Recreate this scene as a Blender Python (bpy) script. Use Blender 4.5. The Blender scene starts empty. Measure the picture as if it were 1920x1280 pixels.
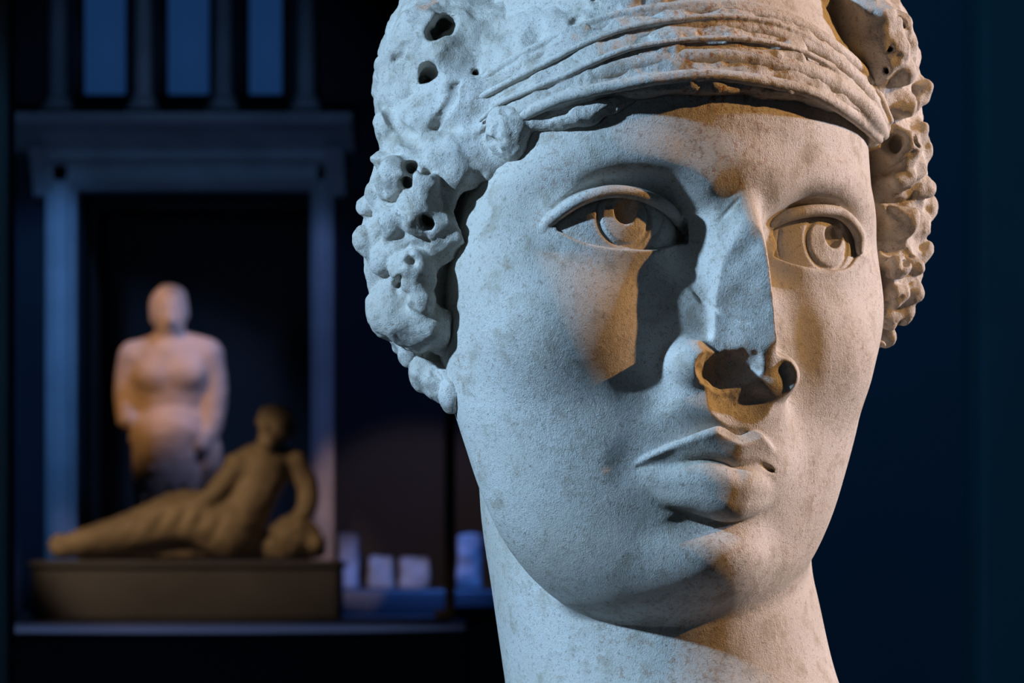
import bpy, math, random, time
import numpy as np
from mathutils import Vector

C = bpy.context.scene.collection
SC = bpy.context.scene

# ------------------------------------------------------------------ camera, world, lights, exposure
S = 0.0005                 # metres per photograph pixel on the plane of the face
DIST = 8000.0              # camera to face plane, in those pixels (4 m)
CAM_H = 1.60               # level camera, height of the lens
AXX, AXY = 960.0, 1050.0   # where the optical axis meets the picture (rising front lens)

cam_d = bpy.data.cameras.new('camera')
cam = bpy.data.objects.new('camera', cam_d); C.objects.link(cam)
cam.location = (0, -DIST * S, CAM_H)
cam.rotation_euler = (math.pi / 2, 0, 0)
cam_d.sensor_width = 36.0
cam_d.lens = 36.0 * DIST / 1920.0
cam_d.shift_y = (AXY - 640.0) / 1920.0
cam_d.clip_start = 0.1; cam_d.clip_end = 200
cam_d.dof.use_dof = True
cam_d.dof.focus_distance = DIST * S - 0.01
cam_d.dof.aperture_fstop = 12.5
SC.camera = cam

w = bpy.data.worlds.new('night'); SC.world = w; w.use_nodes = True
w.node_tree.nodes['Background'].inputs[0].default_value = (0.10, 0.20, 0.45, 1)
w.node_tree.nodes['Background'].inputs[1].default_value = 0.012

HEAD = Vector((0.18, 0.05, 1.83))
def spot(name, az, el, dist, power, color, size=0.06, cone=22, target=HEAD):
    """a gallery spotlight; az from the camera's line of sight (+ right), el above level"""
    a, e = math.radians(az), math.radians(el)
    d = Vector((math.sin(a) * math.cos(e), -math.cos(a) * math.cos(e), math.sin(e)))
    l = bpy.data.lights.new(name, 'SPOT')
    l.energy = power; l.color = color; l.shadow_soft_size = size
    l.spot_size = math.radians(cone); l.spot_blend = 0.4
    o = bpy.data.objects.new(name, l); C.objects.link(o)
    o.location = target + d * dist
    o.rotation_euler = (-d).to_track_quat('-Z', 'Y').to_euler()
    return o
spot('cool_spotlight', -63, 24, 4.0, 900, (0.42, 0.68, 1.0), 0.07)
spot('warm_spotlight', 93, 24, 4.0, 480, (1.0, 0.52, 0.17), 0.03)
spot('lavender_spotlight', 112, 13, 4.0, 580, (0.76, 0.80, 1.0), 0.08)

bl = bpy.data.lights.new('shadow_fill', 'AREA'); bl.energy = 3.2; bl.color = (0.55, 0.78, 1.0); bl.size = 1.6  # added fill lamp, lifts the black shadows beside the nose
bo = bpy.data.objects.new('shadow_fill', bl); C.objects.link(bo); bo.location = (-2.0, -3.2, 2.0)
bo.rotation_euler = (HEAD - bo.location).to_track_quat('-Z', 'Y').to_euler()

SC.view_settings.view_transform = 'Standard'
SC.view_settings.look = 'None'
SC.view_settings.gamma = 1.0
SC.view_settings.use_curve_mapping = False
SC.view_settings.exposure = 0.0

# ------------------------------------------------------------------ helpers: things, parts, materials
def thing(name, label, cat, loc=(0, 0, 0), group=None):
    o = bpy.data.objects.new(name, None); C.objects.link(o)
    o.location = loc; o.empty_display_size = 0.05
    o['label'] = label; o['category'] = cat
    if group: o['group'] = group
    bpy.context.view_layer.update()
    return o
def link_mesh(name, me, m, parent=None, smooth=True):
    o = bpy.data.objects.new(name, me); C.objects.link(o)
    me.materials.append(m)
    if smooth:
        me.polygons.foreach_set('use_smooth', np.ones(len(me.polygons), bool))
    if parent is not None:
        o.parent = parent
        # meshes are written in world coordinates: bring them under the parent
        off = np.array(parent_origin(parent), np.float32)
        n = len(me.vertices); co = np.empty(n * 3, np.float32)
        me.vertices.foreach_get('co', co)
        co = (co.reshape(-1, 3) - off).ravel(); me.vertices.foreach_set('co', co)
    me.update()
    return o
def parent_origin(p):
    v = Vector((0, 0, 0))
    while p is not None:
        v = v + p.location; p = p.parent
    return v
def mesh_np(name, V, Q):
    """vertices (n,3) and quads (m,4) straight into a mesh"""
    me = bpy.data.meshes.new(name)
    V = np.asarray(V, np.float32); Q = np.asarray(Q, np.int32)
    me.vertices.add(len(V)); me.vertices.foreach_set('co', V.ravel())
    me.loops.add(Q.size); me.loops.foreach_set('vertex_index', Q.ravel())
    me.polygons.add(len(Q))
    me.polygons.foreach_set('loop_start', np.arange(0, Q.size, Q.shape[1], dtype=np.int32))
    me.update(calc_edges=True)
    return me

# ------------------------------------------------------------------ the sculpting frame
# x = photograph pixels to the right, y = pixels up (-row), z = pixels towards the camera from the face plane
def Vp(px, py, z=0.0):
    k = 1.0 - z / DIST
    return np.array([AXX + (px - AXX) * k, -(AXY + (py - AXY) * k), z])
def to_world(P):
    P = np.asarray(P, np.float64)
    return np.stack([(P[..., 0] - AXX) * S, -P[..., 2] * S, (P[..., 1] + AXY) * S + CAM_H], -1)
YAW, ROLL, PITCH = math.radians(29), math.radians(4.5), math.radians(6)
def _rot():
    cy, sy = math.cos(YAW), math.sin(YAW); cr, sr = math.cos(ROLL), math.sin(ROLL); cp, sp = math.cos(PITCH), math.sin(PITCH)
    Rx = np.array([[1, 0, 0], [0, cp, sp], [0, -sp, cp]])
    Ry = np.array([[cy, 0, sy], [0, 1, 0], [-sy, 0, cy]])
    Rz = np.array([[cr, sr, 0], [-sr, cr, 0], [0, 0, 1]])
    return Rz @ Ry @ Rx
ROT = _rot()
ORG = Vp(1366, 452, 0)
def loc2view(p): return ORG + np.asarray(p, float) @ ROT.T
def view2loc(p): return (np.asarray(p, float) - ORG) @ ROT
CAMP = np.array([AXX, -AXY, DIST])
def ray(px, py):
    d = Vp(px, py, 0) - CAMP
    return d / np.linalg.norm(d)
def on_w(px, py, wl):
    """the point of the picture's ray where the head's own depth (towards its face) is wl; head coordinates"""
    o = view2loc(CAMP); d = ray(px, py) @ ROT
    t = (wl - o[2]) / d[2]
    return o + d * t
def on_sphere(px, py, c, r):
    o = view2loc(CAMP); d = ray(px, py) @ ROT
    oc = o - c; b = oc @ d; q = b * b - (oc @ oc - r * r)
    if q < 0:
        t = -b
        p = o + d * t; e = p - c
        return c + e / np.linalg.norm(e) * r
    return o + d * (-b - math.sqrt(q))

# ------------------------------------------------------------------ distance-field sculpting
f32 = np.float32
def smin(a, b, k):
    h = np.clip(0.5 + 0.5 * (b - a) / k, 0, 1)
    return b + (a - b) * h - k * h * (1 - h)
def smax(a, b, k): return -smin(-a, -b, k)
def catmull(pts, n=10):
    P = np.asarray(pts, float)
    P = np.vstack([2 * P[0] - P[1], P, 2 * P[-1] - P[-2]])
    out = []
    for i in range(1, len(P) - 2):
        p0, p1, p2, p3 = P[i - 1:i + 3]
        for t in np.linspace(0, 1, n, endpoint=False):
            out.append(0.5 * ((2 * p1) + (-p0 + p2) * t + (2 * p0 - 5 * p1 + 4 * p2 - p3) * t * t + (-p0 + 3 * p1 - 3 * p2 + p3) * t ** 3))
    out.append(P[-2])
    return np.array(out)
class Table:
    """smooth curve through (x, y...) knots, looked up by x"""
    def __init__(s, rows, n=48):
        c = catmull(sorted(rows), n)
        s.x = c[:, 0]; s.y = c[:, 1:]
    def __call__(s, x, i=0): return np.interp(x, s.x, s.y[:, i]).astype(f32)

class Field:
    """ordered sculpting strokes; every stroke knows the ball it can touch"""
    def __init__(s): s.ops = []
    def op(s, f, mode='add', k=1.0, c=None, r=None):
        s.ops.append((f, mode, k, None if c is None else np.asarray(c, float), r)); return s
    def cells(s, P, cen, hd):
        F = np.full(P.shape[:2], 1e3, f32)
        for f, mode, k, c, r in s.ops:
            if c is None: idx = slice(None)
            else:
                idx = np.nonzero(((cen - c) ** 2).sum(1) < (r + hd + k + 4) ** 2)[0]
                if not len(idx): continue
            Q = P[idx]
            if mode == 'set': F[idx] = f(Q, F[idx]); continue
            d = f(Q, cen[idx], hd) if getattr(f, 'aware', False) else f(Q)
            if mode == 'add': F[idx] = smin(F[idx], d, k)
            elif mode == 'sub': F[idx] = smax(F[idx], -d, k)
            elif mode == 'and': F[idx] = smax(F[idx], d, k)
        return F
    def at(s, P):
        P = np.asarray(P, f32).reshape(-1, 1, 3)
        return s.cells(P, P[:, 0], 0.0)[:, 0]
    # strokes -------------------------------------------------
    def ball(s, c, r, mode='add', k=8):
        c = np.asarray(c, f32)
        if np.isscalar(r):
            return s.op(lambda P: np.sqrt(((P - c) ** 2).sum(-1)) - f32(r), mode, k, c, r)
        rr = np.asarray(r, f32); m = float(rr.min())
        def f(P):
            q = (P - c) / rr; n = np.sqrt((q * q).sum(-1))
            g = np.sqrt(((q / rr) ** 2).sum(-1))
            return n * (n - 1) / np.maximum(g, 1e-6)
        return s.op(f, mode, k, c, float(rr.max()))
    def ball_r(s, c, r, R, mode='add', k=8):
        """ellipsoid with its own axes (columns of R)"""
        c = np.asarray(c, f32); rr = np.asarray(r, f32); R = np.asarray(R, f32)
        def f(P):
            q = ((P - c) @ R) / rr; n = np.sqrt((q * q).sum(-1))
            g = np.sqrt(((q / rr) ** 2).sum(-1))
            return n * (n - 1) / np.maximum(g, 1e-6)
        return s.op(f, mode, k, c, float(rr.max()))
    def seg(s, a, b, ra, rb, mode='add', k=8):
        a = np.asarray(a, f32); b = np.asarray(b, f32); ab = b - a; L2 = f32(max(ab @ ab, 1e-6))
        def f(P):
            t = np.clip(((P - a) @ ab) / L2, 0, 1)
            q = P - a - t[..., None] * ab
            return np.sqrt((q * q).sum(-1)) - (ra + (rb - ra) * t)
        return s.op(f, mode, k, (a + b) / 2, float(np.sqrt(L2)) / 2 + max(ra, rb))
    def tube(s, pts, r, mode='add', k=8, n=4, smooth=True, kk=None):
        """rounded stroke along points; r constant or one per point"""
        P = np.asarray(pts, float)
        rr = np.full(len(P), float(r)) if np.isscalar(r) else np.asarray(r, float)
        Q = catmull(np.hstack([P, rr[:, None]]), n) if smooth and len(P) > 2 else np.hstack([P, rr[:, None]])
        A = Q[:-1].astype(f32); B = Q[1:].astype(f32)
        cen = (Q[:, :3].max(0) + Q[:, :3].min(0)) / 2
        rad = float(np.sqrt(((Q[:, :3] - cen) ** 2).sum(1)).max() + rr.max())
        def f(P, C0, hd):
            best = np.full(P.shape[:-1], 1e3, f32)
            for a, b in zip(A, B):
                m = (a[:3] + b[:3]) / 2; ab = b[:3] - a[:3]; L2 = f32(max(ab @ ab, 1e-6))
                reach = math.sqrt(L2) / 2 + max(a[3], b[3]) + hd + k + 4
                i = np.nonzero(((C0 - m) ** 2).sum(1) < reach * reach)[0]
                if not len(i): continue
                q = P[i] - a[:3]
                t = np.clip((q @ ab) / L2, 0, 1)
                q = q - t[..., None] * ab
                best[i] = np.minimum(best[i], np.sqrt((q * q).sum(-1)) - (a[3] + (b[3] - a[3]) * t))
            return best
        f.aware = True
        return s.op(f, mode, k, cen, rad)

def ihash(i, j, k, seed):
    n = (i * np.int64(73856093)) ^ (j * np.int64(19349663)) ^ (k * np.int64(83492791)) ^ np.int64(seed * 2654435761 % 2147483647)
    n = (n ^ (n >> 13)) * np.int64(1274126177)
    n = n ^ (n >> 16)
    return ((n & 0xFFFF).astype(f32) / 32767.5 - 1.0)
def noise(P, scale, seed=0):
    """smooth lattice noise, -1..1"""
    p = P / scale; i = np.floor(p); t = (p - i).astype(f32); i = i.astype(np.int64)
    t = t * t * (3 - 2 * t)
    out = 0
    for dx in (0, 1):
        wx = t[..., 0] if dx else 1 - t[..., 0]
        for dy in (0, 1):
            wy = t[..., 1] if dy else 1 - t[..., 1]
            for dz in (0, 1):
                wz = t[..., 2] if dz else 1 - t[..., 2]
                out = out + wx * wy * wz * ihash(i[..., 0] + dx, i[..., 1] + dy, i[..., 2] + dz, seed)
    return out

def sculpt_mesh(field, lo, hi, vox, B=8, slack=1.6):
    """sparse evaluation of the field, then surface nets -> vertices (n,3), quads (m,4)"""
    lo = np.asarray(lo, float); hi = np.asarray(hi, float)
    nb = np.ceil((hi - lo) / (vox * B)).astype(int)
    n = nb * B + 1
    cell = vox * B
    # coarse pass on block centres
    ax = [lo[a] + (np.arange(nb[a]) + 0.5) * cell for a in range(3)]
    cen = np.stack(np.meshgrid(*ax, indexing='ij'), -1).reshape(-1, 3)
    Fc = np.empty(len(cen), f32)
    for q in range(0, len(cen), 200000):
        P = cen[q:q + 200000].astype(f32)[:, None, :]
        Fc[q:q + 200000] = field.cells(P, P[:, 0], cell * 0.866 * slack + 2)[:, 0]
    hd = cell * 0.866
    act = np.nonzero(np.abs(Fc) < hd * slack)[0]
    G = np.empty(n, f32)
    blk = np.repeat(np.repeat(np.repeat(Fc.reshape(nb), B, 0), B, 1), B, 2)
    G[:-1, :-1, :-1] = blk; del blk
    G[-1] = 1e3; G[:, -1] = 1e3; G[:, :, -1] = 1e3
    off = np.stack(np.meshgrid(*[np.arange(B + 1)] * 3, indexing='ij'), -1).reshape(-1, 3)
    bi = np.stack(np.unravel_index(act, nb), -1)
    for q in range(0, len(act), 1500):
        b = bi[q:q + 1500]
        base = lo + b * cell
        P = (base[:, None, :] + off[None] * vox).astype(f32)
        F = field.cells(P, base + cell / 2, hd)
        ii = b[:, None, :] * B + off[None]
        G[ii[..., 0], ii[..., 1], ii[..., 2]] = F
    return nets(G, lo, vox)

def nets(G, lo, vox):
    neg = G < 0
    c = neg[:-1, :-1, :-1].astype(np.int8)
    for d in [(0, 0, 1), (0, 1, 0), (0, 1, 1), (1, 0, 0), (1, 0, 1), (1, 1, 0), (1, 1, 1)]:
        c = c + neg[d[0]:neg.shape[0] - 1 + d[0], d[1]:neg.shape[1] - 1 + d[1], d[2]:neg.shape[2] - 1 + d[2]]
    cells = np.nonzero((c > 0) & (c < 8)); shp = c.shape; del c
    I, J, K = cells
    ids = np.full(shp, -1, np.int32); ids[cells] = np.arange(len(I), dtype=np.int32)
    V = np.zeros((len(I), 3)); W = np.zeros(len(I))
    cor = [(a, b, d) for a in (0, 1) for b in (0, 1) for d in (0, 1)]
    val = {d: G[I + d[0], J + d[1], K + d[2]].astype(float) for d in cor}
    for a in cor:
        for ax in range(3):
            if a[ax]: continue
            b = list(a); b[ax] = 1; b = tuple(b)
            fa, fb = val[a], val[b]
            m = (fa < 0) != (fb < 0)
            t = np.where(m, fa / np.where(fa == fb, 1, fa - fb), 0)
            p = np.tile(np.array(a, float), (len(I), 1)); p[:, ax] += t
            V += p * m[:, None]; W += m
    V = (np.stack([I, J, K], -1) + V / W[:, None]) * vox + lo
    quads = []
    for ax in range(3):
        u, v = [(1, 2), (2, 0), (0, 1)][ax]
        s0 = [slice(1, -1)] * 3; s0[ax] = slice(0, -1)
        s1 = list(s0); s1[ax] = slice(1, None)
        A, Bn = neg[tuple(s0)], neg[tuple(s1)]
        e = np.nonzero(A != Bn)
        idx = np.stack(e, -1); idx[:, u] += 1; idx[:, v] += 1
        flip = A[e]
        def cid(du, dv):
            q = idx.copy(); q[:, u] += du; q[:, v] += dv
            return ids[q[:, 0], q[:, 1], q[:, 2]]
        q = np.stack([cid(-1, -1), cid(0, -1), cid(0, 0), cid(-1, 0)], -1)
        q[~flip] = q[~flip][:, ::-1]
        quads.append(q)
    Q = np.vstack(quads)
    Q = Q[(Q >= 0).all(1)]
    return V, Q

def normals(V, Q):
    a, b, c, d = (V[Q[:, i]] for i in range(4))
    n = np.cross(c - a, d - b)
    N = np.zeros_like(V)
    for i in range(4):
        for x in range(3):
            N[:, x] += np.bincount(Q[:, i], n[:, x], len(V))
    return N / np.maximum(np.linalg.norm(N, axis=1, keepdims=True), 1e-9)

def sculpture(name, field, lo, hi, vox, m, parent, rough=None, warp=None):
    """field -> mesh object under parent; rough(P, N) = extra relief along the normal, in pixels"""
    t = time.time()
    V, Q = sculpt_mesh(field, np.asarray(lo, float), np.asarray(hi, float), vox)
    if warp:
        for amp, sc, sd in warp:
            V = V + amp * np.stack([noise(V, sc, sd + i) for i in range(3)], -1)
    if rough is not None:
        N = normals(V, Q)
        V = V + N * rough(V, N)[:, None]
    o = link_mesh(name, mesh_np(name, to_world(V), Q), m, parent)
    print('SCULPT', name, len(V), 'verts', round(time.time() - t, 1), 's')
    return o

def raycast(field, px, py, z0=450.0, z1=-1100.0):
    """depth at which the picture's ray meets the field"""
    zs = np.linspace(z0, z1, 388)
    P = np.array([Vp(px, py, z) for z in zs])
    F = field.at(P)
    i = np.nonzero(F < 0)[0]
    if not len(i):
        return P[int(np.argmin(F))]
    i = max(i[0], 1); t = F[i - 1] / (F[i - 1] - F[i])
    return Vp(px, py, zs[i - 1] + (zs[i] - zs[i - 1]) * t)
# ------------------------------------------------------------------ materials
class NT:
    """little helper around a node tree"""
    def __init__(s, name):
        s.m = bpy.data.materials.new(name); s.m.use_nodes = True
        s.t = s.m.node_tree; s.t.nodes.clear()
        s.out = s.n('ShaderNodeOutputMaterial'); s.b = s.n('ShaderNodeBsdfPrincipled')
        s.l(s.b.outputs[0], s.out.inputs[0])
        s.pos = s.n('ShaderNodeNewGeometry').outputs['Position']
    def n(s, t, **kw):
        x = s.t.nodes.new(t)
        for k, v in kw.items(): setattr(x, k, v)
        return x
    def l(s, a, b): s.t.links.new(a, b)
    def val(s, sock, v):
        if hasattr(v, 'node'): s.l(v, sock)
        else: sock.default_value = v
    def scale(s, vec, k, rot=(0, 0, 0)):
        x = s.n('ShaderNodeMapping'); s.l(vec, x.inputs[0]); x.inputs['Scale'].default_value = k; x.inputs['Rotation'].default_value = rot
        return x.outputs[0]
    def noise(s, scale, detail=4, rough=0.55, vec=None, dist=0.0):
        x = s.n('ShaderNodeTexNoise'); s.l(vec or s.pos, x.inputs['Vector'])
        x.inputs['Scale'].default_value = scale; x.inputs['Detail'].default_value = detail; x.inputs['Roughness'].default_value = rough
        x.inputs['Distortion'].default_value = dist
        return x.outputs['Fac']
    def ramp(s, f, lo, hi, a=0.0, b=1.0):
        x = s.n('ShaderNodeMapRange'); s.l(f, x.inputs[0])
        for i, v in enumerate((lo, hi, a, b)): x.inputs[1 + i].default_value = v
        x.interpolation_type = 'SMOOTHSTEP'
        return x.outputs[0]
    def math(s, op, a, b=0.0):
        x = s.n('ShaderNodeMath', operation=op); s.val(x.inputs[0], a); s.val(x.inputs[1], b); return x.outputs[0]
    def mix(s, f, a, b):
        x = s.n('ShaderNodeMix', data_type='RGBA'); s.val(x.inputs[0], f)
        for i, v in ((6, a), (7, b)):
            if hasattr(v, 'node'): s.l(v, x.inputs[i])
            else: x.inputs[i].default_value = (*v, 1)
        return x.outputs[2]
    def bump(s, h, strength, dist, prev=None):
        x = s.n('ShaderNodeBump'); s.l(h, x.inputs['Height']); x.inputs['Strength'].default_value = strength; x.inputs['Distance'].default_value = dist
        if prev is not None: s.l(prev, x.inputs['Normal'])
        return x.outputs[0]
    def blob(s, centre, r):
        """soft ball mask 1..0 around a point of the stone"""
        v = s.n('ShaderNodeVectorMath', operation='DISTANCE'); s.l(s.pos, v.inputs[0]); v.inputs[1].default_value = tuple(centre)
        return s.ramp(v.outputs['Value'], r, r * 0.35)

def marble(name, coarse=1.0, stains_and_glow=()):
    t = NT(name)
    big = t.noise(9, 3); mid = t.noise(38, 5, 0.65); fine = t.noise(210, 4, 0.7); grain = t.noise(760, 3, 0.75)
    col = t.mix(t.ramp(big, 0.3, 0.7), (0.62, 0.58, 0.51), (0.72, 0.69, 0.64))
    col = t.mix(t.math('MULTIPLY', t.ramp(mid, 0.50, 0.70), 0.6), col, (0.37, 0.315, 0.23))
    col = t.mix(t.math('MULTIPLY', t.ramp(fine, 0.54, 0.70), 0.6), col, (0.23, 0.18, 0.12))
    spk = t.noise(620, 4, 0.8)
    col = t.mix(t.math('MULTIPLY', t.ramp(spk, 0.565, 0.65), t.ramp(big, 0.3, 0.6, 0.35, 0.9)), col, (0.20, 0.145, 0.085))
    col = t.mix(t.math('MULTIPLY', t.ramp(grain, 0.58, 0.75), 0.45), col, (0.85, 0.83, 0.80))
    rust_warm = t.ramp(t.noise(150, 5, 0.7), 0.50, 0.66)
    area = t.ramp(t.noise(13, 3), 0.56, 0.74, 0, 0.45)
    for c, r, k in stains_and_glow:
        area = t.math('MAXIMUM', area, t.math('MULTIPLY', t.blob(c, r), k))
    col = t.mix(t.math('MULTIPLY', rust_warm, area), col, (0.33, 0.125, 0.025))  # orange of the rust and of the painted warm light
    t.l(col, t.b.inputs['Base Color'])
    t.l(t.ramp(mid, 0.3, 0.7, 0.42, 0.68), t.b.inputs['Roughness'])
    t.b.inputs['Specular IOR Level'].default_value = 0.45
    # tool marks: short strokes in two directions, then pits and grain
    st = t.noise(1, 2, 0.6, t.scale(t.pos, (520, 520, 150), (0.2, 0.35, 0.3)), 0.8)
    pit = t.n('ShaderNodeTexVoronoi'); t.l(t.pos, pit.inputs['Vector']); pit.inputs['Scale'].default_value = 260
    pits = t.math('MULTIPLY', t.ramp(pit.outputs['Distance'], 0.05, 0.3), t.ramp(mid, 0.45, 0.6))
    nb = t.bump(t.noise(55, 6, 0.65), 0.42 * coarse, 0.0024)
    nb = t.bump(st, 0.2, 0.0009, nb)
    nb = t.bump(fine, 0.34 * coarse, 0.0010, nb)
    nb = t.bump(pits, 0.25 * coarse, 0.0010, nb)
    nb = t.bump(grain, 1.0 * coarse, 0.0008, nb)
    t.l(nb, t.b.inputs['Normal'])
    return t.m
def W(px, py, z=0): return to_world(Vp(px, py, z))
STAINS_AND_GLOW = [(W(1370, 110, 60), 0.10, 0.9), (W(1250, 90, 60), 0.08, 0.6), (W(1360, 270, 60), 0.075, 0.7), (W(1140, 215, 20), 0.03, 0.9), (W(1340, 1050, 40), 0.07, 0.5), (W(1150, 600, 0), 0.07, 0.35), (W(1250, 1230, -20), 0.10, 0.5)]  # rust on band and forehead; chin, cheek and neck spots paint warm light
MARBLE = marble('weathered_marble', 1.0, STAINS_AND_GLOW)
MARBLE_HAIR = marble('weathered_marble_rough', 1.35, STAINS_AND_GLOW)
# ------------------------------------------------------------------ the marble head
VOX = 2.85          # sculpting grain, in photograph pixels
LX = lambda *p: loc2view(p)
EX = (ROT[:, 0], ROT[:, 1], ROT[:, 2])
def to_loc(P):
    return (P - ORG.astype(f32)) @ ROT.astype(f32)

# horizontal sections of the face: height v -> front depth, half width, section centre, roundness
SECT = Table([(520, 20, 330, -330, 2.1), (420, 50, 392, -310, 2.1), (300, 66, 420, -285, 2.15), (190, 68, 428, -262, 2.15),
              (110, 58, 436, -252, 2.15), (60, 40, 440, -250, 2.15), (0, 22, 448, -250, 2.15), (-100, 10, 453, -250, 2.15),
              (-200, 6, 448, -250, 2.1), (-300, 4, 428, -248, 2.1), (-400, 0, 400, -245, 2.05), (-480, -8, 372, -243, 2.05),
              (-550, -14, 338, -240, 2.0), (-600, -18, 300, -238, 2.0), (-645, -38, 252, -236, 2.0),
              (-685, -78, 188, -232, 2.0), (-715, -130, 100, -225, 2.0), (-738, -195, 30, -220, 2.0), (-900, -215, 8, -218, 2.0)])
def head_base(P):
    L = to_loc(P)
    u, v, w = L[..., 0], L[..., 1], L[..., 2]
    vv = np.clip(v, -899, 519)
    wf, a, c, p = SECT(vv, 0), SECT(vv, 1), SECT(vv, 2), SECT(vv, 3)
    q = w - c
    b = np.where(q > 0, wf - c, np.interp(v, [-760, -500, -250, 0, 500], [60, 130, 260, 420, 420]).astype(f32))
    x = np.abs(u) / a; z = np.abs(q) / b
    g = (x ** p + z ** p + 1e-9) ** (1 / p)
    d = (g - 1) * np.minimum(a, b) * 0.95
    return d
face = Field()
face.op(head_base, 'add', 1)
def L3(px, py, w): return loc2view(on_w(px, py, w))
# neck: leaning column, thicker below
NK = Table([(-py, *Vp(px, py, z)[[0, 2]], r) for px, py, z, r in ((1165, 640, -375, 290), (1185, 800, -375, 303), (1200, 960, -372, 312), (1228, 1120, -362, 318), (1260, 1290, -345, 326), (1310, 1460, -270, 350), (1400, 1640, -260, 420))])
def neck(P):
    y = np.clip(P[..., 1], -1640, -640)
    return smax(np.sqrt((P[..., 0] - NK(y, 0)) ** 2 + (P[..., 2] - NK(y, 1)) ** 2) - NK(y, 2), P[..., 1] + 640, 60)
face.op(neck, 'add', 26)
# big forms --------------------------------------------------
for s in (-1, 1):
    face.ball_r(LX(s * (272 if s < 0 else 238), -165, -126), (146, 130, 112), ROT, 'add', 70)           # cheek
    q = 0 if s < 0 else -12
    face.tube([LX(s * 122, -50, 34 - q), LX(s * 150, -130, 38 - q), LX(s * 166, -220, 42 - q), LX(s * 186, -310, 32 - q)], [28, 36, 38, 26], 'sub', 60, n=10)
face.ball(LX(0, -405, -95), (165, 125, 120), 'add', 70)                      # muzzle
face.ball(LX(0, -582, -106), (130, 86, 122), 'add', 50)                     # chin
face.ball(LX(0, -522, 50), (96, 24, 40), 'sub', 44)                         # hollow below the lip
# brow ridges and sockets
for s in (-1, 1):
    face.ball_r(LX(s * 226, 42, 70), (172, 82, 126), ROT, 'sub', 22)
    face.ball_r(LX(s * 100, -20, 66), (52, 78, 88), ROT, 'sub', 34)
    br = [(s * 70, 96, 18), (s * 110, 122, 6), (s * 170, 144, -4), (s * 240, 144, -34), (s * 310, 120, -84), (s * 360, 74, -146), (s * 385, 20, -190)]
    face.tube([LX(*b) for b in br], [26, 32, 36, 40, 44, 48, 50], 'add', 34, n=12)
    face.ball(LX(s * 345, -70, -185), (95, 120, 95), 'add', 60)              # cheekbone
# nose -------------------------------------------------------
face.ball_r(LX(0, 128, -16), (120, 60, 74), ROT, 'add', 50)
face.tube([LX(0, 84, 4), LX(0, 50, 16), LX(0, -60, 40), LX(0, -190, 70), LX(0, -262, 84)], [32, 40, 48, 58, 60], 'add', 44, n=10)
face.tube([LX(0, 78, 30), LX(2, 10, 64), LX(3, -60, 84), LX(4, -190, 116), LX(4, -255, 126)], [27, 28, 30, 34, 37], 'add', 20, n=10)
for s in (-1, 1):
    face.ball_r(LX(s * 86, -242 if s < 0 else -250, 26), (46, 42, 52) if s < 0 else (50, 46, 58), ROT, 'add', 34)           # wings
face.seg(LX(0, -290, 74), LX(0, -318, 22), 22, 26, 'add', 20)                 # septum
# philtrum and lips ------------------------------------------
face.ball_r(LX(0, -322, 4), (118, 34, 42), ROT, 'add', 44)
face.seg(LX(0, -326, 78), LX(0, -364, 74), 14, 19, 'sub', 26)
# u -> upper edge, mouth line, lower edge, depth of the lips
LIP = Table([(-182, -432, -438, -444, -56), (-160, -418, -437, -470, -26), (-116, -390, -426, -502, 4), (-64, -364, -416, -516, 36), (-28, -354, -419, -526, 48),
             (0, -366, -426, -530, 50), (28, -357, -421, -526, 48), (64, -369, -421, -514, 36), (116, -402, -436, -490, 4), (160, -434, -452, -466, -34), (182, -452, -457, -462, -56)])
def lips(P):
    L = to_loc(P); u, v, w = L[..., 0], L[..., 1], L[..., 2]
    uc = np.clip(u, -181, 181)
    vt, vm, vb, wd = (LIP(uc, i) for i in range(4))
    out = np.maximum(np.abs(u) - 176, 0)
    def seg2(v0, w0, v1, w1, r0, r1):
        dv, dw = v1 - v0, w1 - w0
        t = np.clip(((v - v0) * dv + (w - w0) * dw) / (dv * dv + dw * dw + 1e-3), 0, 1)
        return np.sqrt((v - v0 - t * dv) ** 2 + (w - w0 - t * dw) ** 2 + out ** 2) - (r0 + (r1 - r0) * t)
    hu = vt - vm; hl = vm - vb
    ru = np.clip(hu * 0.20, 3, 10)
    up = seg2(vt - ru, wd + 6, vm + ru * 1.1, wd - 12, ru, ru * 1.2)
    rl = np.clip(hl * 0.40, 5, 40)
    lo = seg2(vm - rl * 1.02, wd - 6 - rl * 0.62, vb + rl, wd - 12 - rl * 0.62, rl, rl)
    return np.minimum(up, lo)
LC = LX(0, -430, -20)
for s in (-1,):
    face.ball_r(LX(s * 204, -440, 24), (46, 50, 54), ROT, 'sub', 34)
face.op(lips, 'add', 7, LC, 240)
ML = [(u, float(LIP(u, 1)), float(LIP(u, 3)) + 4) for u in (-168, -135, -90, -45, 0, 45, 90, 118, 136)]
face.tube([LX(*p) for p in ML], [1, 4, 6, 7, 8, 7, 4, 2, 0.5], 'sub', 5)

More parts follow.
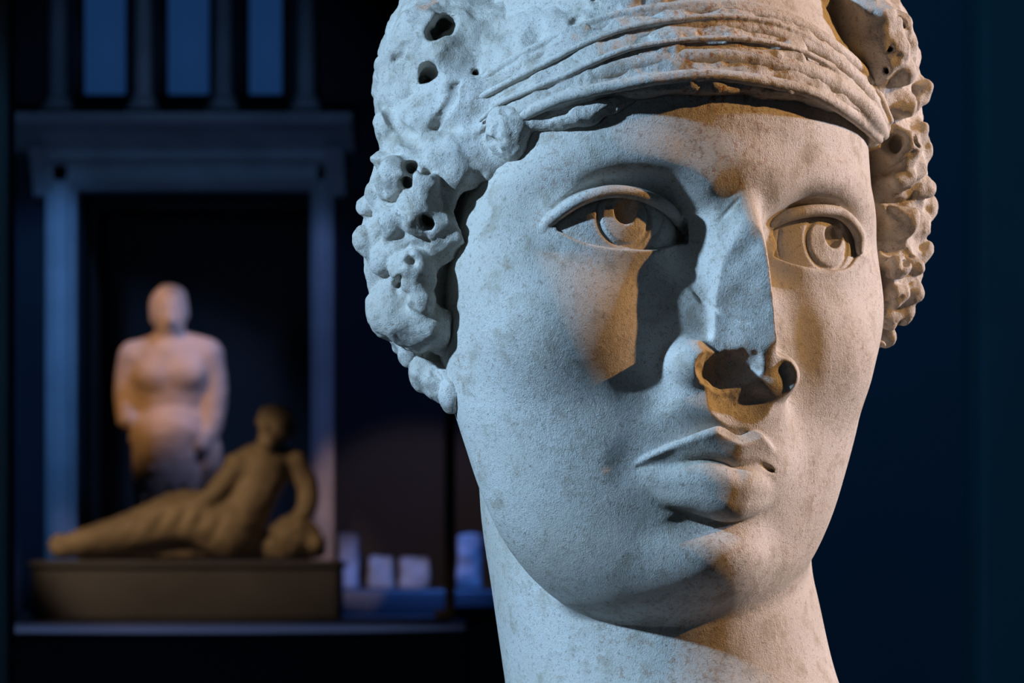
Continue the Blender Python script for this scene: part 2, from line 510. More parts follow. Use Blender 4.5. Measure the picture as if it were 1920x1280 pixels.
# eyes: ball centres in head coordinates
ER = 190.0
EYE = {-1: np.array([-203.0, 12.0, -202.0]), 1: np.array([203.0, 8.0, -202.0])}
UP = {-1: [(1006, 438), (1038, 407), (1080, 379), (1125, 362), (1165, 359), (1210, 368), (1254, 392), (1283, 432)],
      1: [(1446, 424), (1482, 403), (1530, 394), (1570, 398), (1596, 416), (1611, 443), (1612, 470)]}
LOWM = {-1: [(1046, 432), (1090, 453), (1135, 463), (1180, 467), (1230, 466), (1284, 450)],
        1: [(1440, 476), (1480, 493), (1530, 504), (1562, 507), (1590, 500), (1606, 478)]}
for s in (-1, 1):
    c = EYE[s]; cv = loc2view(c)
    up = [on_sphere(x, y, c, ER + h) for (x, y), h in zip(UP[s], (12, 17, 21, 22, 22, 22, 20, 14) if s < 0 else (14, 20, 22, 22, 22, 20, 18))]
    lw = [on_sphere(x, y, c, ER + 9) for x, y in LOWM[s]]
    # lid edges as curves of bearing (azimuth, elevation) seen from the middle of the ball
    def chart(pts, c=c):
        q = np.array(pts) - c; r = np.linalg.norm(q, axis=1)
        return Table(sorted(zip(np.arctan2(q[:, 0], q[:, 2]), np.arcsin(q[:, 1] / r))))
    mt, nt = chart(up), chart(lw); cf = c.astype(f32)
    a0, a1 = float(nt.x[0]) + (0.05 if s > 0 else 0), float(nt.x[-1]) - (0.05 if s < 0 else 0)
    def polar(P, cf=cf):
        q = to_loc(P) - cf; r = np.sqrt((q * q).sum(-1)) + f32(1e-3)
        return r, np.arctan2(q[..., 0], q[..., 2]), np.arcsin(np.clip(q[..., 1] / r, -1, 1))
    def cover(P, mt=mt, polar=polar):
        r, al, be = polar(P)
        return smax(r - f32(ER + 12), (mt(al) - be) * r, 4)
    def pouch(P, nt=nt, polar=polar):
        r, al, be = polar(P)
        return smax(r - f32(ER + 11), (be - nt(al)) * r, 5)
    def gap(P, mt=mt, nt=nt, polar=polar, a0=a0, a1=a1):
        r, al, be = polar(P)
        d = np.maximum(np.maximum(be - mt(al), nt(al) - be), np.maximum(al - a1, a0 - al)) * r
        return smax(r - f32(ER + 34), d, 6)
    face.op(cover, 'add', 14, cv, ER + 12)
    face.op(pouch, 'add', 22, cv, ER + 11)
    face.op(gap, 'sub', 3, cv, ER + 34)
    face.ball(loc2view(on_sphere(*((1287, 446) if s < 0 else (1442, 462)), c, ER - 4)), 16, 'add', 14)
    face.tube([loc2view(p) for p in up], [6] + [12] * (len(up) - 2) + [8], 'add', 4)
    crease = [raycast(face, x, y - 19) for x, y in UP[s][1:(-1 if s < 0 else -3)]]
    face.tube(crease, [2] + [5] * (len(crease) - 2) + [3], 'sub', 7)

eyes = {}
for s in (-1, 1):
    e = Field(); c = EYE[s]; cv = loc2view(c)
    e.ball(cv, ER + 7, 'add', 1)
    ir = {-1: (1170, 409), 1: (1551, 455)}[s]; rr = {-1: 47, 1: 45}[s]
    ic = on_sphere(ir[0], ir[1], c, ER); ax = (ic - c) / ER
    t1 = np.cross([0, 1, 0], ax); t1 /= np.linalg.norm(t1); t2 = np.cross(ax, t1)
    ring = [c + ax * math.sqrt(ER ** 2 - 50 ** 2) + 50 * (math.cos(t) * t1 + math.sin(t) * t2) for t in np.linspace(0, 2 * math.pi, 33)]
    ring = [c + (p - c) / np.linalg.norm(p - c) * (ER + 8) for p in ring]
    e.tube([loc2view(p) for p in ring], 5.5, 'sub', 3, n=1, smooth=False)
    # bean-shaped pupil hung from the upper lid
    pp = {-1: [(1164, 390), (1168, 404), (1178, 411), (1188, 402)], 1: [(1553, 436), (1556, 450), (1564, 454), (1573, 446)]}[s]
    pc = on_sphere(*{-1: (1172, 398), 1: (1562, 444)}[s], c, ER + 5)
    e.ball(loc2view(pc), 22, 'sub', 3)
    e.ball(loc2view(on_sphere(*{-1: (1182, 388), 1: (1572, 436)}[s], c, ER + 4)), 15, 'sub', 4)
    # tear corner
    tc = {-1: [(1246, 402), (1240, 425), (1228, 446)], 1: [(1462, 432), (1460, 458), (1464, 478)]}[s]
    e.tube([loc2view(on_sphere(x, y, c, ER + 8)) for x, y in tc], 3, 'sub', 4)
    eyes[s] = e

# broken nose: a clean spall down the left of the ridge, a rough hollow where the tip was
def brk(p, n, amp, sc, seed, c, r):
    """everything in front of a rough plane, within the ball c, r"""
    p = np.asarray(p, f32); n = np.asarray(n, f32); n = n / np.linalg.norm(n); cf = np.asarray(c, f32)
    def f(P):
        d = -((P - p) @ n) - f32(amp) * noise(P, sc, seed)
        return smax(d, np.sqrt(((P - cf) ** 2).sum(-1)) - f32(r), 8)
    return f
def ldir(*d): return ROT @ (np.asarray(d, float) / np.linalg.norm(d))
CA = LX(-12, -100, 165); CB = LX(0, -290, 200)
spall_a = brk(LX(16, -60, 90), ldir(-0.50, -0.10, 0.86), 4.0, 34, 5, CA, 175)
spall_b = brk(LX(0, -200, 92), ldir(0.05, -0.50, 0.86), 6.0, 30, 9, CB, 170)
face.op(spall_a, 'sub', 2.5, CA, 175)
face.op(spall_b, 'sub', 3, CB, 170)
SCC = LX(-30, -256, 106).astype(f32); SCR = np.array([88, 58, 84], f32)
def scoop(P):
    q = ((P - SCC) @ ROT.astype(f32)) / SCR
    return (np.sqrt((q * q).sum(-1)) - 1) * f32(62) - 4 * noise(P, 26, 21) - 2.5 * noise(P, 12, 22)
face.op(scoop, 'sub', 3, SCC, 110)
SC2 = LX(0, -300, 82).astype(f32); SR2 = np.array([42, 28, 46], f32)
def scoop2(P):
    q = ((P - SC2) @ ROT.astype(f32)) / SR2
    return (np.sqrt((q * q).sum(-1)) - 1) * f32(34) - 5 * noise(P, 22, 27) - 3 * noise(P, 10, 28)
face.op(scoop2, 'sub', 4, SC2, 80)
face.ball_r(LX(72, -264, 28), (48, 36, 36), ROT, 'add', 10)
# cracks in the broken nose
for pts, rr in (([(1297, 541), (1318, 565), (1345, 584), (1376, 598), (1404, 606)], [2, 6, 6, 5, 2]), ([(1386, 372), (1370, 390), (1350, 412)], [1.5, 3.5, 1.5])):
    q = [raycast(face, x, y) for x, y in pts]
    face.tube(q, rr, 'sub', 4)
# ------------------------------------------------------------------ hair and headband
base_f = Field(); base_f.op(head_base, 'add', 1)
H1, H2, H3 = (raycast(base_f, *p) for p in ((1000, 222), (1392, 184), (1650, 268)))
hn = np.cross(H2 - H1, H3 - H1); hn /= np.linalg.norm(hn)
if hn[1] < 0: hn = -hn
hnf = hn.astype(f32); hd0 = f32(hn @ H2)
SKC, SKR = LX(0, 130, -330), np.array([505, 470, 500])
cap_f = Field()
cap_f.op(lambda P: head_base(P) - f32(26), 'add', 1)
cap_f.op(lambda P: hd0 - P @ hnf, 'and', 10)
def skull_top(P):
    q = (P - SKC.astype(f32)) @ ROT.astype(f32) / SKR.astype(f32)
    return (np.sqrt((q * q).sum(-1)) - 1) * f32(470)
cap_f.op(skull_top, 'and', 30)

hair = Field(); hair.ops = list(cap_f.ops)
hair.ball(Vp(1235, 30, -430), (370, 290, 330), 'add', 60)
def zl(x): return -70 - (900 - x) * 1.15
def zr(x): return -395 - (x - 1655) * 1.6
mass = Field()
def HL(x, y, lift=0):
    p = raycast(mass, x, y); return Vp(x, y, p[2] + lift)
HR = HL
# the mass of hair over the left ear and down the nape, and behind
hair.ball(Vp(1150, 330, -560), (400, 420, 330), 'add', 60)
hair.ball(Vp(835, 400, -265), (128, 300, 200), 'add', 40)
hair.ball(Vp(800, 432, -90), (120, 226, 152), 'add', 26)
hair.ball(Vp(838, 390, -86), (96, 124, 124), 'add', 22)
hair.ball(Vp(868, 298, -46), (84, 52, 100), 'add', 30)
hair.ball(Vp(800, 602, -86), (70, 62, 104), 'add', 24)
hair.ball(Vp(838, 140, -275), (132, 185, 240), 'add', 90)
hair.ball(Vp(830, 600, -270), (105, 110, 150), 'add', 30)
hair.ball(Vp(1640, 300, -500), (98, 250, 150), 'add', 40)
hair.ball(Vp(1650, 490, -490), (80, 130, 120), 'add', 30)
hair.ball(Vp(1610, 100, -420), (112, 150, 170), 'add', 50)
hair.tube([Vp(x, y, raycast(base_f, x, y)[2] + l) for x, y, l in ((950, 290, -34), (912, 340, -90), (880, 400, -124), (856, 470, -130), (836, 540, -124), (822, 600, -70), (822, 660, -20), (836, 720, -20))], [34, 44, 46, 46, 44, 40, 36, 30], 'add', 20)
hair.tube([Vp(x, y, raycast(base_f, x, y)[2] + l) for x, y, l in ((840, 262, -6), (890, 270, -10), (938, 284, -16))], [40, 38, 30], 'add', 24)
mass.ops = list(hair.ops)
mass.ops += list(base_f.ops)
LEFT = [  # x, y, radius, lift, blend
    (800, 70, 62, 8, 30), (752, 116, 44, 4, 26), (762, 180, 52, 6, 24), (742, 238, 42, 6, 18), (840, 130, 62, 6, 30), (806, 226, 54, 12, 22), (872, 190, 54, 8, 28), (716, 296, 22, 2, 14),
    (740, 336, 42, 24, 8), (703, 357, 22, 10, 10), (690, 386, 23, 6, 8), (729, 413, 30, 20, 8), (693, 455, 31, 12, 9), (718, 488, 26, 10, 10),
    (779, 396, 44, 26, 6), (846, 318, 58, 16, 16), (898, 306, 36, 10, 14), (796, 348, 26, 32, 10),
    (778, 512, 42, 26, 6), (748, 500, 24, 18, 10), (790, 560, 28, 36, 10), (735, 575, 50, 22, 14), (762, 612, 40, 26, 14), (728, 606, 34, 12, 12),
    (806, 604, 50, 14, 12), (830, 636, 32, 14, 12), (780, 626, 34, 12, 10),
    (800, 700, 38, 18, 16), (832, 716, 38, 22, 14), (848, 742, 28, 20, 12), (772, 672, 24, 6, 12)]
for x, y, r, lift, k in LEFT: hair.ball(HL(x, y, lift - r * 0.6), r, 'add', k)
hair.tube([HL(x, y, -4) for x, y in ((800, 374), (812, 412), (834, 440), (858, 450))], [20, 26, 28, 16], 'add', 12)
hair.tube([HL(x, y, -2) for x, y in ((758, 548), (786, 556), (806, 552))], [14, 16, 12], 'add', 6)
def on_hair(x, y, lift=0.0):
    p = raycast(hair, x, y); d = CAMP - p; d /= np.linalg.norm(d)
    return p + d * lift
# drilled holes and channels on the left
def drill(x0, y0, x1, y1, r, depth=60, up=16, k=5, f=None):
    a, b = on_hair(x0, y0), on_hair(x1, y1)
    for q in ((a + b) / 2, a, b):
        d = CAMP - q; d /= np.linalg.norm(d)
    hair.tube([a + d * 12, a - d * 0.3 * depth, b - d * depth], [r * 1.25, r, r * 0.8], 'sub', k, n=3)
def channel(pts, r, lift=14, k=6, f=None): hair.tube([on_hair(x, y, 1) for x, y in pts], r, 'sub', k)
drill(832, 44, 820, 58, 20, 110, 30); drill(816, 62, 812, 72, 15, 90, 30)
drill(800, 142, 798, 152, 17, 100, 36); drill(806, 158, 800, 164, 13, 90, 36)
drill(890, 136, 889, 140, 8, 60, 46)
channel([(856, 166), (846, 192), (826, 226), (816, 240)], 10, 42)
channel([(728, 198), (738, 222), (756, 246), (772, 268)], 15, 26)
channel([(738, 116), (748, 102), (758, 92)], 8, 18)
channel([(712, 262), (728, 276), (748, 292)], 6, 22)
drill(771, 318, 768, 334, 12, 70, 40); drill(762, 346, 760, 350, 11, 60, 40)
drill(796, 322, 800, 330, 10, 60, 62); drill(799, 413, 800, 416, 13, 60, 70)
channel([(692, 404), (700, 420), (712, 440)], 9, 18)
channel([(722, 376), (748, 388), (756, 402)], 6, 40)
channel([(706, 340), (710, 362)], 6, 26)
drill(769, 494, 768, 496, 9, 20, 74); drill(744, 532, 748, 540, 11, 60, 34)
channel([(758, 462), (764, 480), (750, 500)], 6, 44)
channel([(740, 548), (768, 556), (780, 580)], 6, 44)
# deep shade between curls and cheek
hair.tube([on_hair(x, y, -4) for x, y in ((914, 356), (886, 386), (876, 424), (890, 452))], [18, 34, 32, 18], 'sub', 9)
hair.tube([on_hair(x, y, -2) for x, y in ((884, 488), (852, 514), (838, 548), (856, 584))], [14, 26, 26, 16], 'sub', 9)
hair.tube([on_hair(x, y, 2) for x, y in ((760, 654), (810, 666), (852, 678))], [7, 10, 10], 'sub', 8)
channel([(812, 690), (822, 712), (830, 730)], 7, 50)
RIGHT = [
    (1640, 40, 52, 40, 24), (1690, 44, 26, 10, 10), (1704, 72, 16, 0, 8), (1660, 100, 44, 40, 20), (1690, 130, 32, 20, 12), (1720, 168, 33, 10, 8), (1692, 190, 26, 30, 10),
    (1720, 240, 26, 0, 8), (1730, 280, 20, -10, 8), (1688, 272, 42, 70, 8), (1712, 312, 28, 40, 8), (1690, 335, 26, 60, 10),
    (1722, 352, 28, 20, 8), (1732, 392, 26, 10, 8), (1694, 415, 36, 60, 8), (1724, 428, 26, 30, 8), (1732, 474, 20, 10, 8), (1715, 495, 22, 40, 8), (1682, 500, 30, 66, 8),
    (1704, 545, 26, 20, 10), (1680, 552, 26, 60, 8), (1688, 588, 24, 30, 8), (1660, 596, 22, 60, 8), (1662, 628, 20, 30, 7), (1650, 648, 13, 30, 6)]
for x, y, r, lift, k in RIGHT: hair.ball_r(HR(x, y, lift * 0.5 - r * 0.35), (r * 1.05, r * 0.92, r * 0.72), np.eye(3), 'add', k + 12)
drill(1721, 164, 1720, 168, 12, 14, 40, 10, HR); drill(1676, 268, 1676, 276, 16, 40, 120, 10, HR)
drill(1661, 92, 1670, 106, 5, 40, 90, 4, HR); drill(1657, 132, 1659, 138, 5, 40, 90, 4, HR)
drill(1688, 30, 1696, 56, 8, 30, 40, 6, HR)
channel([(1666, 378), (1690, 376), (1712, 368)], 8, 70, 5, HR)
channel([(1664, 392), (1690, 402)], 7, 80, 5, HR)
channel([(1662, 462), (1684, 468), (1706, 468)], 11, 76, 5, HR)
channel([(1660, 508), (1676, 526), (1706, 532)], 6, 88, 5, HR)
channel([(1655, 560), (1672, 568), (1690, 558)], 6, 88, 5, HR)
channel([(1654, 606), (1672, 610), (1690, 600)], 8, 76, 5, HR)
channel([(1654, 636), (1668, 640)], 5, 50, 5, HR)
drill(1698, 488, 1702, 492, 8, 40, 70, 5, HR)
channel([(1702, 218), (1722, 212), (1740, 206)], 7, 40, 5, HR)
channel([(1712, 236), (1714, 262), (1726, 292)], 5, 44, 5, HR)
channel([(1660, 322), (1690, 300), (1714, 286)], 5, 100, 5, HR)
# crown: locks broken off above the band
def on_cap(x, y, lift=0.0):
    p = raycast(cap_f, x, y); d = CAMP - p; d /= np.linalg.norm(d)
    return p + d * lift
hair.tube([on_cap(x, y, 4) for x, y in ((1090, -30), (1180, -20), (1280, -40), (1400, -30))], [46, 50, 46, 44], 'add', 30)
hair.tube([on_hair(x, y, -4) for x, y in ((1580, -14), (1618, 24), (1646, 30), (1672, 24))], [14, 17, 15, 8], 'add', 12)
hair.tube([on_hair(x, y, 3) for x, y in ((1590, 12), (1622, 44), (1660, 46))], [5, 7, 4], 'sub', 8)
hair.tube([on_cap(x, y, 6) for x, y in ((1500, -10), (1508, 14), (1526, 42))], [14, 17, 9], 'sub', 8)
hair.tube([on_cap(x, y, 10) for x, y in ((1425, -14), (1432, 2), (1440, 10))], 12, 'sub', 6)
hair.tube([on_cap(x, y, 4) for x, y in ((1074, 46), (1084, 38), (1090, 34))], [9, 14, 9], 'sub', 5)
hair.tube([on_cap(x, y, 8) for x, y in ((1108, -4), (1118, 8), (1122, 14))], 6, 'sub', 4)
hair.ball(on_cap(1006, 74, 4), 6, 'sub', 4)
# the headband: four thin rolls and the broad fillet between them
band = Field()
B1 = [(952, 236), (1003, 205), (1060, 183), (1120, 168), (1180, 157), (1240, 147), (1320, 141), (1400, 147), (1470, 160), (1520, 173), (1570, 198), (1610, 226), (1648, 262)]
B2 = [(900, 226), (940, 192), (1000, 166), (1060, 141), (1120, 113), (1180, 91), (1240, 80), (1300, 74), (1370, 72), (1440, 79), (1490, 92), (1545, 117), (1600, 160), (1636, 202), (1652, 230)]
B3 = [(862, 214), (905, 180), (960, 150), (1030, 115), (1100, 80), (1170, 54), (1240, 40), (1300, 33), (1370, 31), (1440, 40), (1500, 62), (1560, 99), (1610, 140), (1648, 188)]
B4 = [(850, 196), (885, 164), (940, 124), (1010, 86), (1090, 49), (1170, 24), (1260, 11), (1350, 6), (1420, 13), (1480, 31), (1540, 66), (1600, 115), (1636, 152)]
BAND = {}
for nm, pts, rr, lift in (('b1', B1, 12, 3), ('b2', B2, 6, 9), ('b3', B3, 6, 9), ('b4', B4, 8, 1)):
    BAND[nm] = np.array([on_cap(x, y, lift) for x, y in pts])
    band.tube(BAND[nm], [rr * 0.6] + [rr] * (len(pts) - 2) + [rr * 0.7], 'add', 4)
mid = [(1000, 186), (1060, 161), (1120, 141), (1180, 124), (1240, 113), (1320, 107), (1400, 110), (1470, 124), (1530, 144), (1590, 180), (1630, 216), (1656, 252)]
band.tube([on_cap(x, y, -19) for x, y in mid], [14] + [22] * 10 + [12], 'add', 6)
mid = [(900, 204), (960, 170), (1030, 134), (1110, 98), (1180, 72), (1260, 56), (1340, 50), (1420, 56), (1490, 76), (1560, 112), (1620, 168), (1662, 240)]
band.tube([on_cap(x, y, -19) for x, y in mid], [10] + [16] * 10 + [9], 'add', 5)
mid = [(880, 188), (960, 134), (1040, 92), (1120, 56), (1200, 30), (1280, 20), (1360, 18), (1430, 26), (1500, 50), (1570, 94), (1630, 155), (1668, 226)]
band.tube([on_cap(x, y, -16) for x, y in mid], [8] + [14] * 10 + [8], 'add', 5)
# curled knot at the temple and the short locks below the band
knot = Field()
KZ = raycast(face, 965, 255)[2]
def KP(x, y, lift=0): return Vp(x, y, KZ + lift)
knot.ball(KP(956, 250, 2), (45, 50, 44), 'add', 6)
knot.ball(KP(938, 222, -2), 24, 'add', 10); knot.ball(KP(984, 226, 4), 24, 'add', 10); knot.ball(KP(966, 278, 6), 26, 'add', 10)
knot.tube([KP(924, 238, 36), KP(934, 262, 44), KP(956, 268, 52), KP(966, 248, 54), KP(952, 234, 50)], [9, 12, 10, 9, 6], 'sub', 4)
knot.tube([KP(940, 206, 30), KP(958, 212, 46), KP(984, 208, 40), KP(1000, 224, 20)], [8, 12, 12, 8], 'sub', 4)
knot.tube([KP(914, 262, 10), KP(924, 270, 24), KP(928, 284, 20)], [9, 13, 9], 'sub', 4)
def on_face(x, y, lift=0.0):
    p = raycast(face, x, y); d = CAMP - p; d /= np.linalg.norm(d)
    return p + d * lift
knot.tube([on_face(x, y, 2) for x, y in ((1008, 226), (1050, 224), (1100, 212), (1150, 196), (1185, 186))], [20, 22, 24, 18, 6], 'add', 8)
def lens(a, b, r, lift): knot.tube([on_face(*a, lift), on_face((a[0] + b[0]) / 2, (a[1] + b[1]) / 2, lift), on_face(*b, lift)], [r * .3, r, r * .3], 'sub', 4)
lens((1030, 226), (1080, 196), 11, 24); lens((1112, 240), (1164, 188), 17, 24)
# ------------------------------------------------------------------ the gallery behind
def B(px, py, D):
    """a point of the hall at distance D metres from the lens"""
    k = D * S / 4.0
    return np.array([(px - AXX) * k, D - 4.0, CAM_H - (py - AXY) * k])
def plain(name, col, rough=0.7, var=0.25, scale=6.0, bump=0.0):
    t = NT(name)
    f = t.ramp(t.noise(scale, 5, 0.6), 0.3, 0.7)
    t.l(t.mix(f, col, tuple(c * (1 - var) for c in col)), t.b.inputs['Base Color'])
    t.b.inputs['Roughness'].default_value = rough
    if bump: t.l(t.bump(t.noise(scale * 12, 4), bump, 0.004), t.b.inputs['Normal'])
    return t.m
M_WALL = plain('dark_painted_plaster', (0.030, 0.036, 0.050), 0.8, 0.2, 2.0)
M_WALLW = plain('dark_brown_plaster', (0.075, 0.045, 0.038), 0.8, 0.25, 1.5)
M_STONE = plain('grey_veined_marble', (0.50, 0.50, 0.52), 0.55, 0.3, 3.0, 0.2)
M_STATUE = plain('old_ivory_marble', (0.62, 0.54, 0.46), 0.55, 0.25, 5.0, 0.3)
M_BROWN = plain('brown_stained_marble', (0.42, 0.35, 0.26), 0.6, 0.4, 7.0, 0.4)
M_PLINTH = plain('grey_plinth_stone', (0.10, 0.11, 0.14), 0.75, 0.3, 3.0, 0.2)
M_FLOOR = plain('dark_stone_floor', (0.10, 0.11, 0.13), 0.45, 0.3, 1.5)
M_DARK = plain('black_painted_timber', (0.012, 0.011, 0.010), 0.6, 0.3, 4.0)
t = NT('dusk_glass'); t.b.inputs['Base Color'].default_value = (0.02, 0.04, 0.08, 1); t.b.inputs['Roughness'].default_value = 0.6
t.b.inputs['Emission Color'].default_value = (0.045, 0.19, 0.62, 1); t.b.inputs['Emission Strength'].default_value = 0.14
M_GLASS = t.m

def boxes(name, bs, m, parent=None, bevel=0.0):
    """boxes (x0,x1,y0,y1,z0,z1) joined as one mesh"""
    V, Q = [], []
    for x0, x1, y0, y1, z0, z1 in bs:
        o = len(V)
        V += [(x, y, z) for x in (x0, x1) for y in (y0, y1) for z in (z0, z1)]
        Q += [[o + i for i in q] for q in ((0, 1, 3, 2), (4, 6, 7, 5), (0, 4, 5, 1), (2, 3, 7, 6), (0, 2, 6, 4), (1, 5, 7, 3))]
    o = link_mesh(name, mesh_np(name, V, Q), m, parent, smooth=False)
    if bevel:
        b = o.modifiers.new('bevel', 'BEVEL'); b.width = bevel; b.segments = 2; b.limit_method = 'ANGLE'
    return o
def prism_x(name, prof, x0, x1, m, parent=None):
    """a moulding: profile of (y, z) run from x0 to x1"""
    n = len(prof)
    V = [(x, y, z) for x in (x0, x1) for y, z in prof]
    me = bpy.data.meshes.new(name)
    F = [[i, (i + 1) % n, n + (i + 1) % n, n + i] for i in range(n)] + [list(range(n))[::-1], list(range(n, 2 * n))]
    me.from_pydata(V, [], F); me.update()
    return link_mesh(name, me, m, parent, smooth=False)
def lathe(name, prof, cx, cy, m, parent=None, seg=24):
    """turned stone: profile of (radius, z)"""
    a = np.linspace(0, 2 * math.pi, seg, endpoint=False)
    V = np.array([(cx + r * math.cos(t), cy + r * math.sin(t), z) for r, z in prof for t in a])
    k = len(prof); Q = []
    for i in range(k - 1):
        for j in range(seg):
            j2 = (j + 1) % seg
            Q.append([i * seg + j, i * seg + j2, (i + 1) * seg + j2, (i + 1) * seg + j])
    me = bpy.data.meshes.new(name)
    me.from_pydata([tuple(v) for v in V], [], Q + [list(range(seg))[::-1], list(range((k - 1) * seg, k * seg))]); me.update()
    return link_mesh(name, me, m, parent)
def structure(o): o['kind'] = 'structure'; return o

DW = 20.0                                        # back wall
k = DW * S / 4; YW = DW - 4
def X(px): return (px - AXX) * k
def Z(py): return CAM_H - (py - AXY) * k
PZ = 1.366                                       # top of the podium the statues stand on
structure(boxes('floor', [(-9, 9, -8, 24, -0.1, 0)], M_FLOOR))
structure(boxes('ceiling', [(-9, 9, -8, 24, 6.6, 6.8)], M_WALL))
structure(boxes('wall_left', [(-9.2, -9, -8, 24, 0, 6.6)], M_WALL))
structure(boxes('wall_right', [(9, 9.2, -8, 24, 0, 6.6)], M_WALL))
# back wall with the deep opening of the portal and three windows above
ox0, ox1, otop = X(150), X(585), Z(362)
wz0, wz1 = Z(188), Z(-60)
wins = [(X(138), X(240)), (X(296), X(398)), (X(450), X(536))]
def wall_grid():
    xs = sorted([-9, ox0, ox1, 9] + [v for p in wins for v in p]); zs = sorted([0, otop, wz0, wz1, 6.6])
    out = []
    for a, b in zip(xs[:-1], xs[1:]):
        run = None
        for c, d in zip(zs[:-1], zs[1:]):
            mx, mz = (a + b) / 2, (c + d) / 2
            hole = (ox0 < mx < ox1 and mz < otop) or any(p < mx < q and wz0 < mz < wz1 for p, q in wins)
            if not hole: out.append((a, b, YW, YW + 0.5, c, d))
    return out
structure(boxes('wall_back', wall_grid(), M_WALL))
structure(boxes('wall_niche', [(ox0 - 0.3, ox1 + 0.3, YW + 1.5, YW + 1.7, 0, otop + 0.3), (ox0 - 0.3, ox0, YW + 0.5, YW + 1.5, 0, otop + 0.3), (ox1, ox1 + 0.3, YW + 0.5, YW + 1.5, 0, otop + 0.3), (ox0, ox1, YW + 0.5, YW + 1.5, otop, otop + 0.3)], M_WALLW))
for i, (a, b) in enumerate(wins):
    f = structure(boxes('window_%d' % (i + 1), [(a - 0.03, a + 0.03, YW + 0.20, YW + 0.27, wz0, wz1), (b - 0.03, b + 0.03, YW + 0.20, YW + 0.27, wz0, wz1), (a, b, YW + 0.20, YW + 0.27, wz0, wz0 + 0.05), (a, b, YW + 0.20, YW + 0.27, wz1 - 0.05, wz1)], M_DARK))
    boxes('pane', [(a, b, YW + 0.23, YW + 0.24, wz0, wz1)], M_GLASS, f)
    boxes('sill', [(a - 0.06, b + 0.06, YW - 0.06, YW + 0.2, wz0 - 0.07, wz0)], M_DARK, f)
# podium and its step
pf = 13.4 - 4
structure(boxes('trim_1', [(-9, B(905, 0, 13.4)[0], pf, YW, 0, PZ)], M_FLOOR, None, 0.012))
# marble portal
YF = YW - 0.005
p = thing('marble_portal', 'grey marble portal with flaring cornice framing the dark niche', 'doorway', (X(365), YF, PZ))
boxes('jamb', [(X(92), X(150), YF - 0.16, YF, PZ, Z(300)), (X(104), X(138), YF - 0.20, YF - 0.15, PZ + 0.1, Z(310))], M_STONE, p, 0.01)
boxes('jamb', [(X(585), X(628), YF - 0.16, YF, PZ, Z(300)), (X(594), X(618), YF - 0.20, YF - 0.15, PZ + 0.1, Z(310))], M_STONE, p, 0.01)
prism_x('lintel', [(YF - 0.16, Z(362)), (YF - 0.20, Z(345)), (YF - 0.20, Z(318)), (YF - 0.25, Z(306)), (YF - 0.25, Z(292)), (YF, Z(292)), (YF, Z(362))], X(80), X(640), M_STONE, p)
prism_x('cornice', [(YF, Z(292)), (YF - 0.25, Z(292)), (YF - 0.30, Z(282)), (YF - 0.42, Z(262)), (YF - 0.52, Z(252)), (YF - 0.55, Z(240)), (YF - 0.55, Z(234)), (YF, Z(232))], X(28), X(668), M_STONE, p)
for x0, x1 in ((70, 98), (612, 650)):
    prism_x('console', [(YF, Z(372)), (YF - 0.14, Z(372)), (YF - 0.22, Z(340)), (YF - 0.36, Z(300)), (YF - 0.40, Z(290)), (YF, Z(290))], X(x0), X(x1), M_STONE, p)
# colonnettes standing on the cornice between the windows
for px, lab in ((118, 'slim grey marble colonnette left of all three blue windows'), (276, 'slim grey marble colonnette between the left and middle blue windows'),
                (425, 'slim grey marble colonnette between the middle and right blue windows'), (578, 'slim grey marble colonnette right of all three blue windows')):
    cx, cy, r = X(px), YW - 0.22, 0.042
    c = thing('colonnette', lab, 'column', (cx, cy, Z(232)), 'colonnettes above the portal')
    boxes('base', [(cx - 0.075, cx + 0.075, cy - 0.075, cy + 0.075, Z(232), Z(232) + 0.05)], M_STONE, c, 0.006)
    lathe('shaft', [(0.062, Z(232) + 0.05), (0.066, Z(232) + 0.065), (0.062, Z(232) + 0.085), (0.05, Z(232) + 0.10), (r, Z(232) + 0.12), (r * 0.92, Z(-70))], cx, cy, M_STONE, c)
    boxes('capital', [(cx - 0.07, cx + 0.07, cy - 0.07, cy + 0.07, Z(-70), Z(-86))], M_STONE, c, 0.006)

# standing draped statue in the niche ------------------------
DS = 18.7
def Q3(px, py, dz=0.0):
    """sculpting frame of the hall figures: picture pixels at distance D, dz in the same pixels towards us"""
    return np.array([px, -py, dz], float)
def fig_world(D):
    k = D * S / 4
    def f(V):
        return np.stack([(V[:, 0] - AXX) * k, (D - 4.0) - V[:, 2] * k, CAM_H - (-V[:, 1] - AXY) * k], -1)
    return f
def figure(name, field, lo, hi, vox, D, m, parent, amp=1.0):
    V, Q = sculpt_mesh(field, lo, hi, vox)
    N = normals(V, Q)
    V = V + N * (amp * noise(V, 14, 5) + 0.5 * amp * noise(V, 6, 6))[:, None]
    return link_mesh(name, mesh_np(name, fig_world(D)(V), Q), m, parent)
bot = AXY + (CAM_H - PZ) / (DS * S / 4)          # picture row of the podium top under it
st = Field()
st.ball(Q3(318, 582, 4), (33, 45, 40), 'add', 4)                                  # skull
st.ball(Q3(322, 606, 14), (26, 32, 30), 'add', 10)                                # jaw
st.tube([Q3(322, 590, 48), Q3(323, 604, 54)], [6, 9], 'add', 6)                   # nose
for x in (308, 337): st.ball(Q3(x, 586, 46), (8, 5, 6), 'sub', 6)
st.tube([Q3(312, 624, 42), Q3(334, 624, 42)], 3, 'sub', 4)
st.tube([Q3(290, 600, 4), Q3(288, 570, 10), Q3(302, 548, 22), Q3(322, 542, 24), Q3(342, 552, 16), Q3(346, 590, 2)], 8, 'add', 8)
st.tube([Q3(319, 632, -2), Q3(320, 668, -4)], [25, 29], 'add', 10)                # neck
st.tube([Q3(258, 668, -4), Q3(320, 660, -4), Q3(384, 662, -4)], [30, 40, 30], 'add', 16)
